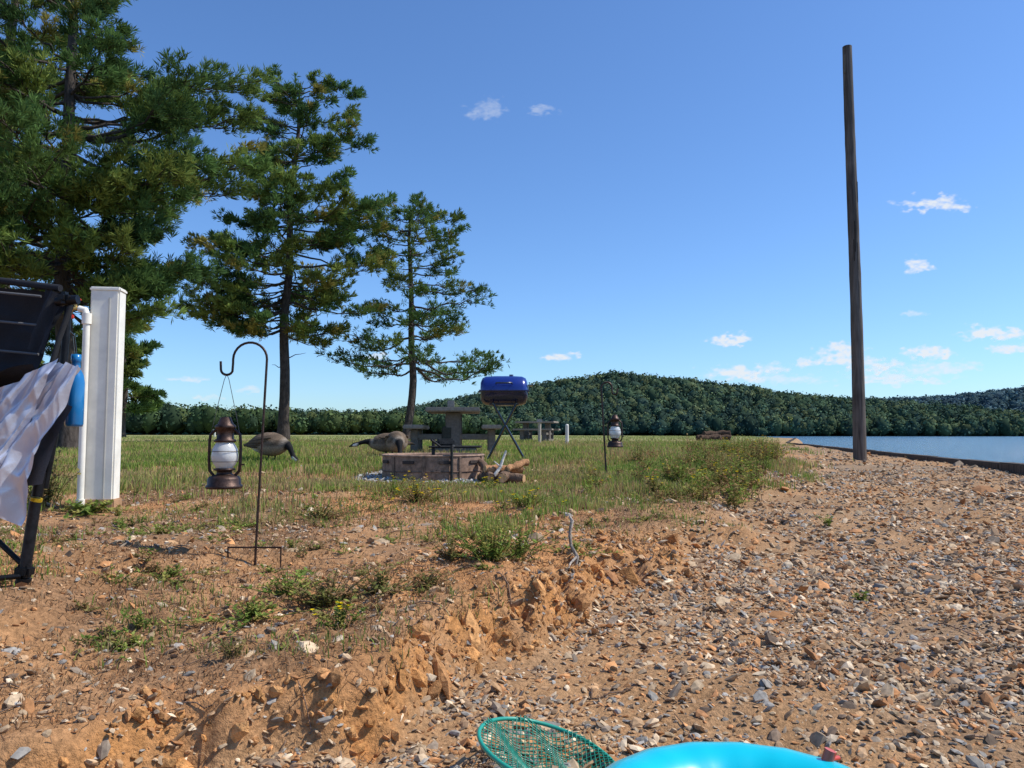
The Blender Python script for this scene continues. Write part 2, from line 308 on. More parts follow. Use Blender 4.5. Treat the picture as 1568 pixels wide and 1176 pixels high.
# ---------------------------------------------------------------- pines
def tufts(mb,P,D,k,L,w,cols,m=1):
    n=len(P);d=D[:,None]*.75+rng.normal(0,.52,(n,k,3))+np.array([0,0,.25]);d/=np.linalg.norm(d,axis=-1,keepdims=True)
    l=L*rng.uniform(.65,1.15,(n,k,1));sd=np.cross(d,rng.normal(0,1,(n,k,3)));sd/=np.linalg.norm(sd,axis=-1,keepdims=True)
    B=P[:,None]+d*l*.05;mid=B+d*l*.6;tip=B+d*l
    V=np.stack([B,mid+sd*w*.5,tip,mid-sd*w*.5],2).reshape(-1,3);q=np.arange(n*k)[:,None]*4+np.arange(4)[None]
    c=np.repeat(cols[:,None],k,1)*rng.uniform(.8,1.2,(n,k,1));mb.add(V,q,np.repeat(c.reshape(-1,3),4,0),m,False)
def pine(base,H,tr,path,prof,limbs,nside,ntuft,k,TL,tw,seed,brown=.05,bare=(),es=.84,bright=1.0):
    global rng
    rng=np.random.default_rng(seed);mb=MB();base=np.array(base,float)
    zz=np.linspace(0,H,16);px=np.interp(zz,[p[0] for p in path],[p[1] for p in path])+np.sin(zz*1.3+seed)*.05;py=np.sin(zz*.8+seed*2)*.12
    T=np.stack([base[0]+px,base[1]+py,base[2]+zz-.1],-1);rad=tr*(1-zz/H)**.75*.92+.03;rad[0]*=1.35
    bc=(.072,.060,.052);mb.tube(T,rad,10,bc,0)
    pz=[p[0] for p in prof];pl=[p[1] for p in prof];pr=[p[2] for p in prof]
    TP=[];TD=[];TC=[]
    gcol=np.array([(.110,.180,.050),(.090,.158,.048),(.15,.215,.055),(.072,.13,.044),(.19,.24,.06)])*bright;bcol=np.array([.29,.26,.07])
    for (z,a,f) in limbs:
        l_,r_=np.interp(z,pz,pl),np.interp(z,pz,pr);ca,sa=math.cos(a),math.sin(a);side=r_ if ca>0 else l_;av=(l_+r_)*.5
        e=(abs(ca)*side+(1-abs(ca))*av)*f*es
        if e<.15: continue
        o=np.array([np.interp(z,zz,T[:,0]),np.interp(z,zz,T[:,1]),z+base[2]]);t=np.linspace(0,1,9);hf=z/H
        rise=(.42*(hf-.45))*e*t+.10*e*t**2*(1 if hf>.4 else .6)-(.16*e*np.sin(t*3.1)*(1-hf))
        wob=np.cumsum(rng.normal(0,.032*e,9));wob-=wob[0];wz=np.cumsum(rng.normal(0,.026*e,9));wz-=wz[0]
        P=np.stack([o[0]+ca*e*t-sa*wob,o[1]+sa*e*t+ca*wob,o[2]+rise+wz],-1)
        r0=min(tr*.38,.014+.011*e);mb.tube(P,r0*(1-t*.85),5,bc,0,False)
        lc=gcol[rng.integers(0,5)]*rng.uniform(.8,1.2);nsd=max(3,int(nside*(.5+.5*min(1,e/2.5))))
        for s_ in range(nsd):
            ts=rng.uniform(.22,1.0)**.75;q=np.array([np.interp(ts,t,P[:,c_]) for c_ in range(3)])
            sg=1 if s_%2 else -1;ang=a+sg*rng.uniform(.3,1.15)*(1.1-ts*.6);sl=e*(.38-.2*ts)*rng.uniform(.55,1.15)+.15
            u=np.linspace(0,1,5);up=rng.uniform(-.1,.55)
            S=np.stack([q[0]+math.cos(ang)*sl*u,q[1]+math.sin(ang)*sl*u,q[2]+up*sl*u**1.3+np.cumsum(rng.normal(0,.03*sl,5))],-1)
            mb.tube(S,r0*.3*(1-ts*.5)*(1-u*.7)+.004,3,bc,0,False)
            nt_=max(3,int(ntuft*(sl/.9)**.7));tu=1-rng.random(nt_)**1.5*.7
            B=np.stack([np.interp(tu,u,S[:,c_]) for c_ in range(3)],-1)+rng.normal(0,.12,(nt_,3))*np.array([1,1,.8])*(.4+sl*.6)
            dd=np.array([math.cos(ang),math.sin(ang),.5]);TP.append(B);TD.append(np.tile(dd,(nt_,1))+rng.normal(0,.3,(nt_,3)))
            cc=lc*rng.uniform(.75,1.3)*np.ones((nt_,3))*rng.uniform(.8,1.2,(nt_,1))
            if rng.random()<brown: cc=bcol*rng.uniform(.7,1.2,(nt_,1))
            TC.append(cc)
    for (z,a,ln) in bare:
        o=np.array([np.interp(z,zz,T[:,0]),np.interp(z,zz,T[:,1]),z+base[2]]);t=np.linspace(0,1,5)
        mb.tube(np.stack([o[0]+math.cos(a)*ln*t,o[1]+math.sin(a)*ln*t,o[2]+.25*ln*t+rng.normal(0,.03,5)],-1),.025*(1-t*.8),4,bc,0,False)
    tt=np.linspace(.93,1.0,26);TP.append(np.stack([np.interp(tt*H,zz,T[:,c_]) for c_ in range(3)],-1)+rng.normal(0,.12,(26,3)));TD.append(np.tile([0,0,1.],(26,1))+rng.normal(0,.4,(26,3)));TC.append(gcol[0]*np.ones((26,3)))
    tufts(mb,np.concatenate(TP),np.concatenate(TD),k,TL,tw,np.concatenate(TC));return mb.build('pine_tree',[M_bark,M_needle])
def rl(n,z0,z1,seed,pw=1,f0=.6,f1=1.05):
    r=np.random.default_rng(seed);az=r.uniform(0,6.283,n);return [(z0+(z1-z0)*r.random()**pw,az[q],r.uniform(f0,f1)) for q in range(n)]
profA=[(3.7,.5,1.0),(4.6,2.4,2.5),(5.4,4.2,3.6),(7.3,3.8,4.0),(8.6,2.6,3.8),(9.4,2.0,3.5),(10.4,1.7,2.2),(11.2,1.9,2.8),(12.5,2.0,2.3),(13.6,1.7,1.9),(14.3,1.1,1.3)]
LA=rl(52,4.3,8.8,201,1.0,.5,1.05)+rl(42,8.5,14.2,101,1.0)+[(5.2,3.2,1.05),(5.6,3.0,1.0),(6.4,3.3,1.05),(7.1,3.1,1),(7.0,.05,1.05),(6.3,-.1,1),(9.0,.1,1.05),(8.7,-.2,1),(5.5,0.2,1),(4.2,.2,.9),(11.2,.1,1.05),(4.5,3.0,1),(12.6,.2,1.1),(12.4,3.0,1.1),(13.4,.1,1.1),(13.5,2.9,1.1),(14.0,.5,1.1),(14,2.5,1.1),(8.0,.2,1.0),(7.6,2.8,1.0)]
pine((-8.84,30,gz(-8.84,30)),14.5,.21,[(0,0),(5,-.1),(14.6,.35)],profA,LA,10,11,14,.25,.036,11,.10,bare=[(3.3,.3,.8),(2.9,3.3,.5)],es=.9)
profB=[(3.0,3.6,4.2),(3.5,4.4,4.8),(4.6,3.1,3.0),(5.2,2.2,2.4),(5.9,1.9,4.2),(6.9,1.3,3.4),(7.8,1.8,1.6),(8.9,2.0,2.8),(9.5,1.8,1.7),(10.1,.8,.8)]
LB=[]
rr=np.random.default_rng(5)
for z in (3.3,3.7,4.6,5.1,5.8,6.7,7.3,8.0,8.6,9.1,9.6,9.9):
    for a in (0.1,3.1,1.3,-1.4,.6,2.5): LB.append((z+rr.normal(0,.10),a+rr.normal(0,.3),rr.uniform(.7,1.05)))
pine((-4.54,33,gz(-4.54,33)),10.2,.17,[(0,0),(3,.3),(6,.15),(10.1,.1)],profB,LB,8,7,13,.25,.036,12,.05,es=.92)
profC=[(2.9,2.5,.9),(3.3,4.5,2.4),(4.1,5,3.0),(5.0,5,2.9),(5.9,4.6,3.9),(7.1,4.6,4.4),(7.9,4.4,3.3),(8.4,4.2,1.2),(9.5,4.2,1.1),(10.4,3.6,.6),(13,1,.3)]
LC=rl(66,3.1,8.0,203,1.0,.55,1.05)+rl(44,8,12.6,103,1.0,.65,1.05)+[(7.0,-.1,1.05),(6.7,.25,1.03),(7.5,0,1.0),(6.0,.1,1),(5.6,-.3,.95),(4.0,.0,1.0),(3.6,-.2,.95),(7.2,-.5,1.0),(6.4,.5,1.0),(4.3,.4,1)]
pine((-9.87,17,gz(-9.87,17)),13,.19,[(0,0),(13,-.3)],profC,LC,12,13,17,.21,.023,13,.06,es=.86)
profD=[(3,3,1.6),(5,5,2.4),(8,5,2.4),(11,4,1.7),(14,2.5,.8),(16,.5,.3)]
pine((-14.2,21,gz(-14.2,21)),16,.25,[(0,0),(16,.2)],profD,rl(100,3.2,15.5,104,1.0),11,10,15,.26,.030,14,.03,es=.75)
profE=[(2.2,2,2),(3,3.6,3.0),(5.5,4.2,3.2),(7.5,3.,2.4),(9.2,.8,.8)]
pine((-30.3,60,.2),9.6,.25,[(0,0),(9.6,0)],profE,rl(70,2.0,9.2,105),9,8,11,.5,.09,15,.02,bright=.8)
pine((-37,62,.2),10,.25,[(0,0),(10,0)],profE,rl(70,2.0,9.4,106),9,8,11,.5,.09,16,.02,bright=.8)
rng=np.random.default_rng(77)
# ---------------------------------------------------------------- distant forest
def forest(name,x,y,rad,hgt,pal,nq,qs):
    mb=MB();n=len(x);z=gz(x,y)
    c=pal[rng.integers(0,len(pal),n)]*rng.uniform(.7,1.3,(n,1))
    V=ICO[None]*(1+rng.normal(0,.12,(n,12,1)))*np.stack([rad*.85,rad*.85,hgt*.45],-1)[:,None]+np.stack([x,y,z+hgt*.5],-1)[:,None]
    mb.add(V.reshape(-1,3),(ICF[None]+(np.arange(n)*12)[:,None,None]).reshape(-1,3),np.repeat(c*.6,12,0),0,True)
    d=rng.normal(0,1,(n,nq,3));d/=np.linalg.norm(d,axis=-1,keepdims=True);d[...,2]=d[...,2]*.8+.15
    r=rng.uniform(.8,1.15,(n,nq,1));P=d*r*np.stack([rad,rad,hgt*.5],-1)[:,None]+np.stack([x,y,z+hgt*.5],-1)[:,None]
    nn=d+rng.normal(0,.5,d.shape);a=np.cross(nn,rng.normal(0,1,d.shape));a/=np.linalg.norm(a,axis=-1,keepdims=True);b=np.cross(nn,a);b/=np.linalg.norm(b,axis=-1,keepdims=True)
    s=(qs*rng.uniform(.5,1.2,(n,nq,1)))*.5
    Q=np.stack([P-a*s,P-b*s*.7,P+a*s,P+b*s*.7],2).reshape(-1,3)
    cc=(c[:,None]*rng.uniform(.75,1.3,(n,nq,1))).reshape(-1,3);mb.add(Q,np.arange(n*nq)[:,None]*4+np.arange(4)[None],np.repeat(cc,4,0),0,False)
    return mb.build(name,[M_far])
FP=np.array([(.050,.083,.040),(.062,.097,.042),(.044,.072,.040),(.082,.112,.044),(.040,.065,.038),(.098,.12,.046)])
n=560;x=rng.uniform(-230,2,n);y=rng.uniform(252,285,n);hh=np.interp(x,[-230,-130,-60,-20],[12,11,8.0,7.5])*rng.uniform(.7,1.12,n)
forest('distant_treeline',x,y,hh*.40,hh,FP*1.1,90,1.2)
n=6200;y=rng.uniform(392,505,n);x=y/450*rng.uniform(-240,300,n)
hh=rng.uniform(5.5,12,n);forest('hill_forest',x,y,rng.uniform(2.6,5.2,n),hh,FP*1.12+np.array((.006,.012,.022)),60,1.6)  # added blue offset paints distance haze into the hill crown colours
x=P2(143,144.5);y=P2(394,395);forest('yellowing_trees',x,y,P2(2.2,1.8),P2(11,8),np.array([(.30,.30,.08)]),120,1.2)
n=2600;y=rng.uniform(850,960,n);x=y/900*rng.uniform(250,1150,n)
forest('far_shore_forest',x,y,rng.uniform(6,10,n),rng.uniform(11,17,n),np.array([(.085,.135,.15),(.095,.15,.155),(.075,.12,.14)]),46,3.2)  # bluish palette: aerial haze painted into the far tree colours
for (hx,hy) in ((405,842),(416,843),(505,843),(545,842)):
    mb=MB();zz=float(gz(hx,hy));zz=max(zz,.5)
    mb.box((hx,hy,zz+2),(10,7,5),c=(.75,.74,.7),bev=.05)
    mb.add([(hx-5.6,hy-4,zz+4.52),(hx+5.6,hy-4,zz+4.52),(hx+5.6,hy+4,zz+4.52),(hx-5.6,hy+4,zz+4.52),(hx-5.6,hy,zz+7),(hx+5.6,hy,zz+7)],[[0,1,5,4],[2,3,4,5],[0,4,3],[1,2,5]],(.12,.11,.1))
    for k in (-3,0,3): mb.box((hx+k,hy-3.52,zz+2.5),(1.3,.1,1.5),c=(.05,.06,.07),bev=.02)
    mb.build('lake_house',[M_conc])
# ---------------------------------------------------------------- utility pole
mb=MB();pz=float(gz(6.62,14.7));zz=np.linspace(-.3,8.12,40);r=np.interp(zz,[-.3,8.2],[.120,.088])*(1+rng.normal(0,.016,40))
mb.tube(np.stack([6.62+zz*.0+np.sin(zz*.6)*.014,14.7+zz*0,pz+zz],-1),r,18,np.array([[.115,.095,.082]])*rng.uniform(.75,1.25,(40,1)),0)
mb.box((6.530,14.66,pz+7.75),(.03,.06,.38),(0,.04,0),c=(.15,.12,.09),bev=.008)
for q in range(9):
    a=rng.uniform(-2.6,-.5);z0=rng.uniform(.5,6.5);mb.box((6.62+.106*math.cos(a),14.7+.106*math.sin(a),pz+z0),(.006,.012,rng.uniform(.4,1.2)),(0,0,a),c=(.03,.025,.02),bev=.002)
mb.build('wooden_utility_pole',[M_pole])
# ---------------------------------------------------------------- seawall timber edge
mb=MB();yy=np.linspace(-6,95,60);xx=np.interp(yy,SY,SX)-.1
for q in range(59):
    cx,cy=(xx[q]+xx[q+1])/2,(yy[q]+yy[q+1])/2;ln=math.hypot(xx[q+1]-xx[q],yy[q+1]-yy[q])
    mb.box((cx,cy,-.16+rng.normal(0,.006)),(.2,ln-.02,.50),(0,0,-math.atan2(xx[q+1]-xx[q],yy[q+1]-yy[q])),c=np.array((.085,.065,.05))*rng.uniform(.8,1.2),bev=.015)
mb.build('timber_seawall',[M_pole])
# ---------------------------------------------------------------- shepherd hooks & lanterns
IR=(.06,.035,.026)
def hook(bx_,by_,tx,top,dirn,r,wire,rad=.0055,bar=True):
    z0=float(gz(bx_,by_));mb=MB();P=[(bx_,by_,z0-.05)]
    for t in np.linspace(.1,1,8): P.append((bx_+(tx-bx_)*t,by_,z0+(top-z0)*t))
    for a in np.linspace(0,math.pi,14)[1:]: P.append((tx+dirn*(r-r*math.cos(a)),by_,top+r*math.sin(a)))
    ex=tx+dirn*2*r;P.append((ex,by_,top-.02))
    for a in np.linspace(0,math.pi*1.0,9)[1:]: P.append((ex+dirn*(.03-.03*math.cos(a)),by_,top-.05-.028*math.sin(a)))
    P.append((ex+dirn*.062,by_,top-.01))
    mb.tube(P,rad,8,IR,0)
    if bar:
        mb.tube([(bx_-.13,by_-.01,z0-.06),(bx_-.13,by_-.01,z0+.088)],.004,6,IR);mb.tube([(bx_+.13,by_-.01,z0-.06),(bx_+.13,by_-.01,z0+.088)],.004,6,IR)
        mb.tube([(bx_-.132,by_-.01,z0+.09),(bx_+.132,by_-.01,z0+.09)],.0045,6,IR)
    mb.build('shepherd_hook',[M_metal]);return ex+dirn*.03,top-.075
def lantern(x,y,zb,H,ztop):
    mb=MB();s=H/.36;D=(.06,.034,.026);S=lambda l:[(a*s,b*s) for a,b in l];o=(x,y,zb)
    mb.lathe(S([(0,0),(.083,0),(.086,.006),(.086,.014),(.078,.02),(.078,.045),(.07,.058),(.045,.066),(.036,.07),(.036,.085),(.05,.088),(.05,.096),(.03,.1)]),o,28,D,0)
    mb.lathe(S([(.036,.098),(.05,.115),(.062,.14),(.063,.16),(.058,.19),(.045,.215),(.038,.225)]),o,28,(.8,.8,.78),1)
    mb.lathe(S([(.03,.222),(.050,.224),(.052,.234),(.040,.24),(.040,.285),(.047,.29),(.050,.302),(.036,.314),(.024,.345),(.0,.348)]),o,28,D,0)
    for sg in (-1,1):
        mb.tube([(x+sg*.05*s,y,zb+.06*s),(x+sg*.072*s,y,zb+.085*s),(x+sg*.076*s,y,zb+.13*s),(x+sg*.076*s,y,zb+.22*s),(x+sg*.072*s,y,zb+.26*s),(x+sg*.045*s,y,zb+.285*s),(x+sg*.03*s,y,zb+.285*s)],.0075*s,8,D,0)
        mb.tube([(x+sg*.076*s,y,zb+.23*s),(x+sg*.05*s,y,zb+.36*s),(x+sg*.012,y,ztop-.03),(x,y,ztop)],.0016,5,(.1,.09,.08),0)
    for zz_ in (.13,.18):
        t=np.linspace(0,6.283,25);mb.tube(np.stack([x+.065*s*np.cos(t),y+.065*s*np.sin(t),zb+zz_*s+0*t],-1),.0014*s,5,D,0,False)
    mb.box((x+.088*s,y-.005,zb+.115*s),(.02*s,.004,.008*s),c=D,bev=.001)
    mb.build('oil_lantern',[M_metal,M_glass])
lx,lz=hook(-1.264,3.83,-1.225,.874,-1,.0845,0,.0062)
lantern(lx,3.83,.233,.367,lz+.002)
lx,lz=hook(1.085,8.9,1.035,1.04,1,.062,0,.0105,False)
lantern(lx,8.9,.35,.39,lz+.002)
# ---------------------------------------------------------------- white hook-up post
mb=MB();x0,y0=-3.07,5.8;z0=float(gz(x0,y0));W=(.80,.76,.66)
mb.box((x0,y0,z0+.80),(.205,.15,1.66),(0,0,.15),c=W,bev=.012);mb.box((x0,y0,z0+1.635),(.218,.163,.035),(0,0,.15),c=W,bev=.01)
mb.box((x0+.045,y0-.072,z0+.82),(.010,.006,1.5),(0,0,.15),c=(.5,.48,.42),bev=.001)
mb.box((x0+.0,y0-.01,z0+.02),(.24,.19,.09),(0,0,.15),c=(.4,.24,.13),bev=.01,m=0)
px_=x0-.085;Y0=y0-.135
mb.tube([(px_,Y0,z0-.05),(px_,Y0,z0+1.42)],.024,14,W);mb.tube([(px_,Y0,z0+.02),(px_,Y0,z0+.07)],.031,14,W)
mb.tube([(px_,Y0,z0+1.36),(px_,Y0,z0+1.44)],.033,14,W);mb.tube([(px_,Y0,z0+1.42),(px_-.015,Y0,z0+1.465),(px_-.06,Y0,z0+1.475)],.024,12,W)
mb.tube([(px_-.06,Y0,z0+1.475),(px_-.10,Y0-.02,z0+1.475),(px_-.12,Y0-.03,z0+1.41)],.016,10,(.5,.33,.1),1);mb.tube([(px_-.08,Y0-.01,z0+1.48),(px_-.08,Y0-.01,z0+1.53)],.011,8,(.5,.33,.1),1)
mb.box((px_-.10,Y0-.03,z0+1.41),(.04,.03,.03),c=(.6,.05,.03),bev=.006);mb.box((px_-.08,Y0-.01,z0+1.54),(.08,.022,.018),c=(.55,.05,.03),bev=.006)
mb.build('utility_hookup_post',[M_pvc,M_metal])
# ---------------------------------------------------------------- fire ring
mb=MB();cx,cy=-.89,8.75;z0=-.02;R=.57;RC=(.26,.165,.115);t=np.linspace(0,2*np.pi,65)
def ringpt(r,z): return np.stack([cx+r*np.cos(t),cy+r*np.sin(t),z+0*t],-1)
mb.lathe([(R,-.08),(R,.28),(R-.012,.288),(R-.024,.28),(R-.024,-.08)],(cx,cy,z0),64,RC,0,False)
mb.tube(ringpt(R,.268),.011,8,(.32,.21,.15),0,False);mb.tube(ringpt(R+.004,.10),.006,6,(.16,.10,.075),0,False)
for a in (-2.6,-1.95,-1.25,-.6):
    mb.box((cx+(R+.006)*math.cos(a),cy+(R+.006)*math.sin(a),.20),(.014,.14,.035),(0,0,a),c=(.05,.035,.03),bev=.004)
    mb.box((cx+(R+.008)*math.cos(a+.3),cy+(R+.008)*math.sin(a+.3),.12),(.012,.03,.28),(0,0,a+.3),c=(.2,.13,.09),bev=.003)
mb.lathe([(0,.06),(.3,.08),(R-.03,.03)],(cx,cy,z0),32,(.06,.055,.05),0)
for q in range(13): mb.tube([(cx-.02+.55*q/12,cy-.22,.36),(cx-.02+.55*q/12,cy+.22,.36)],.008,5,(.02,.02,.02))
for yy_ in (-.22,0,.22): mb.tube([(cx-.03,cy+yy_,.36),(cx+.54,cy+yy_,.36)],.012,6,(.02,.02,.02))
mb.tube([(cx+.25,cy-.54,.0),(cx+.25,cy-.54,.38)],.016,8,(.03,.028,.026));mb.tube([(cx+.25,cy-.54,.37),(cx+.25,cy-.22,.37)],.014,6,(.03,.028,.026))
mb.tube([(cx+.1,cy-.3,.37),(cx+.02,cy-.45,.44)],.012,6,(.03,.028,.026));mb.tube([(cx+.02,cy-.2,.2),(cx+.02,cy-.2,.45)],.02,8,(.03,.028,.026))
mb.box((cx+.12,cy+.1,.41),(.2,.16,.08),(0,0,.3),c=(.03,.03,.03),bev=.02)
mb.build('fire_ring',[M_rust])
mb=MB();k=1500;a=rng.uniform(0,6.283,k);r_=rng.uniform(.54,.9,k);stones(mb,cx+r_*np.cos(a),cy+r_*np.sin(a),rng.uniform(.012,.03,k),np.array([(.40,.39,.37),(.28,.28,.27),(.5,.48,.45),(.33,.31,.28)]));mb.build('fire_ring_gravel_bed',[M_stone])
# ---------------------------------------------------------------- firewood
mb=MB()
LG=[((-.35,8.2,.05),(.12,8.0,.04),.05),((-.30,8.3,.06),(.0,8.55,.05),.055),((-.1,7.95,.05),(.02,8.5,.09),.055),((-.28,8.1,.14),(.1,8.3,.12),.045),((-.22,8.0,.05),(-.34,8.5,.2),.04),((-.05,8.1,.13),(.16,8.35,.2),.04)]
for q,(a,b_,r) in enumerate(LG):
    a=np.array(a);b_=np.array(b_);t=np.linspace(0,1,7);P=a+(b_-a)*t[:,None]+rng.normal(0,.006,(7,3))
    mb.tube(P,r*(1+rng.normal(0,.08,7)),7,(.38,.20,.10) if q%2 else (.17,.11,.075),0)
    for e,s_ in ((a,-1),(b_,1)):
        d=(b_-a)/np.linalg.norm(b_-a);mb.tube([e+d*s_*.001,e+d*s_*.006],r*.9,7,(.52,.33,.17),0)
mb.tube([(-.2,8.05,.05),(-.12,8.08,.16),(-.09,8.1,.25),(-.06,8.1,.33)],[.02,.017,.014,.01],7,(.62,.57,.5));mb.tube([(-.12,8.08,.16),(-.19,8.08,.22)],[.012,.006],6,(.62,.57,.5))
mb.build('firewood_pile',[M_bark])
# ---------------------------------------------------------------- barrel grill
mb=MB();gx0,gy0=-.11,10.7;zg=float(gz(gx0,gy0));zc=1.10
sx=[(-.33,.03),(-.325,.12),(-.30,.175),(-.25,.198),(-.12,.205),(.12,.205),(.25,.198),(.30,.175),(.325,.12),(.33,.03)]
def half(a0,a1,c,rs=1.0):
    th=np.linspace(a0,a1,15);V=np.array([[(gx0+x_,gy0+r_*rs*math.cos(w),zc+r_*rs*math.sin(w)) for w in th] for x_,r_ in sx]);n_=len(sx)
    i=np.arange(n_-1)[:,None]*15;j=np.arange(14)[None];mb.add(V.reshape(-1,3),np.stack([i+j,i+j+1,i+15+j+1,i+15+j],-1).reshape(-1,4),c,0,True)
    for e in (0,n_-1): mb.add(V[e],[list(range(15))],c,0)
half(0.0,math.pi,(.008,.026,.20),1.03);half(math.pi,2*math.pi,(.010,.014,.045),1.0)
for yy_ in (-.213,.213): mb.tube([(gx0-.34,gy0+yy_*.9,zc+.0),(gx0-.25,gy0+yy_,zc),(gx0+.25,gy0+yy_,zc),(gx0+.34,gy0+yy_*.9,zc)],.010,6,(.01,.02,.1))
mb.tube([(gx0-.11,gy0-.2,zc+.09),(gx0-.11,gy0-.25,zc+.10),(gx0+.11,gy0-.25,zc+.10),(gx0+.11,gy0-.2,zc+.09)],.011,8,(.02,.02,.02))
mb.box((gx0+.365,gy0,zc+.08),(.07,.22,.018),c=(.02,.02,.05),bev=.005);mb.box((gx0+.34,gy0,zc+.03),(.012,.2,.1),c=(.02,.02,.03),bev=.003)
mb.box((gx0-.345,gy0,zc-.01),(.03,.16,.02),c=(.02,.02,.03),bev=.004);mb.tube([(gx0+.1,gy0,zc+.20),(gx0+.1,gy0,zc+.23)],.03,10,(.02,.03,.12))
BK=(.012,.012,.012)
for yy_ in (-.17,.17):
    mb.tube([(gx0-.15,gy0+yy_,zc-.18),(gx0+.30,gy0+yy_*1.3,zg)],.016,8,BK);mb.tube([(gx0+.17,gy0+yy_,zc-.18),(gx0-.24,gy0+yy_*1.3,zg)],.016,8,BK)
    mb.tube([(gx0-.2,gy0+yy_,zc-.19),(gx0+.2,gy0+yy_,zc-.19)],.013,8,BK)
for xx_,z_ in ((-.15,zc-.18),(.17,zc-.18),(.30,zg+.02),(-.24,zg+.02),(.13,zg+.30),(-.09,zg+.30)):
    mb.tube([(gx0+xx_,gy0-.2,z_),(gx0+xx_,gy0+.2,z_)],.012,6,BK)
mb.build('barrel_grill',[M_enamel])
# ---------------------------------------------------------------- concrete picnic tables
def table(x,y,rot,items=True):
    mb=MB();z=float(gz(x,y));CC=(.27,.235,.19);ca,sa=math.cos(rot),math.sin(rot)
    def b(cx_,cy_,cz,sx_,sy_,sz,c=CC,bev=.015): mb.box((x+cx_*ca-cy_*sa,y+cx_*sa+cy_*ca,z+cz),(sx_,sy_,sz),(0,0,rot),c=c,bev=bev)
    b(0,0,.785,.92,1.6,.075)
    for s_ in (-1,1):
        b(s_*.66,0,.49,.34,1.6,.07);b(0,s_*.45,.36,.26,.2,.77,(.15,.13,.11));b(0,s_*.45,.06,.8,.26,.12,(.17,.15,.12))
        for q in (-1,1): b(q*.66,s_*.45,.21,.13,.16,.5,(.16,.14,.115));b(q*.35,s_*.45,.32,.56,.12,.10,(.16,.14,.115))
    b(0,0,.0,2.0,1.9,.06,(.24,.2,.15))
    if items:
        b(-.05,-.2,.89,.12,.1,.135,(.22,.21,.19),.01);b(-.1,-.5,.30,.18,.12,.4,(.05,.05,.04),.02)
    mb.build('concrete_picnic_table',[M_conc])
table(-1.03,13.7,.04);table(1.0,31,1.3,False)
mb=MB();z=float(gz(1.75,24.5));mb.tube([(1.75,24.5,z-.1),(1.75,24.5,z+.62)],.055,10,(.62,.6,.55));mb.lathe([(.055,.62),(.04,.65),(0,.66)],(1.75,24.5,z),10,(.62,.6,.55));mb.build('marker_post',[M_pvc])
mb=MB();z=float(gz(1.2,29));mb.tube([(1.0,28,z-.1),(1.0,28,z+.75)],.06,10,(.4,.36,.3));mb.box((1.0,28,z+.8),(.2,.2,.12),c=(.35,.33,.3));mb.build('water_spigot_post',[M_conc])
mb=MB();z=float(gz(-27,70));mb.tube([(-27,70,z-.1),(-27,70,z+.6)],.09,10,(.62,.6,.55));mb.box((-27,70,z+.62),(.3,.2,.2),c=(.5,.5,.45));mb.build('marker_post',[M_pvc])
mb=MB();z=float(gz(8.9,34))
for q,(dx,dy,l,r) in enumerate(((0,0,1.5,.15),(.2,.2,1.2,.13),(-.2,-.25,.9,.12))):
    t=np.linspace(0,1,9);mb.tube(np.stack([8.9+dx-l/2+l*t,34+dy+.15*np.sin(t*3),z+.14+.2*(q==1)+rng.normal(0,.02,9)],-1),r*(1+rng.normal(0,.12,9)),9,(.10,.065,.045))
mb.build('driftwood_log',[M_bark])
mb=MB();z=float(gz(.31,3.95));mb.tube([(.315,3.9,z-.02),(.33,3.92,z+.05),(.30,3.95,z+.10),(.295,3.97,z+.16),(.31,4.0,z+.22),(.295,4.02,z+.25)],[.006,.009,.009,.008,.010,.003],7,(.36,.31,.26))
mb.tube([(.325,3.92,z+.05),(.29,3.86,z+.03),(.27,3.8,z+.0)],[.008,.006,.003],6,(.36,.31,.26));mb.build('driftwood_stick',[M_bark])
mb=MB()
for _ in range(220):
    y=rng.uniform(1.9,8);x=y*rng.uniform(-.65,.65);l=rng.uniform(.04,.2);a=rng.uniform(0,3.14);t=np.linspace(-.5,.5,5)
    X_=x+math.cos(a)*l*t;Y_=y+math.sin(a)*l*t+rng.normal(0,l*.04,5);mb.tube(np.stack([X_,Y_,gz(X_,Y_)+.008],-1),rng.uniform(.0015,.0035),4,np.array((.2,.13,.09))*rng.uniform(.6,1.6))
mb.build('twig_litter',[M_bark])
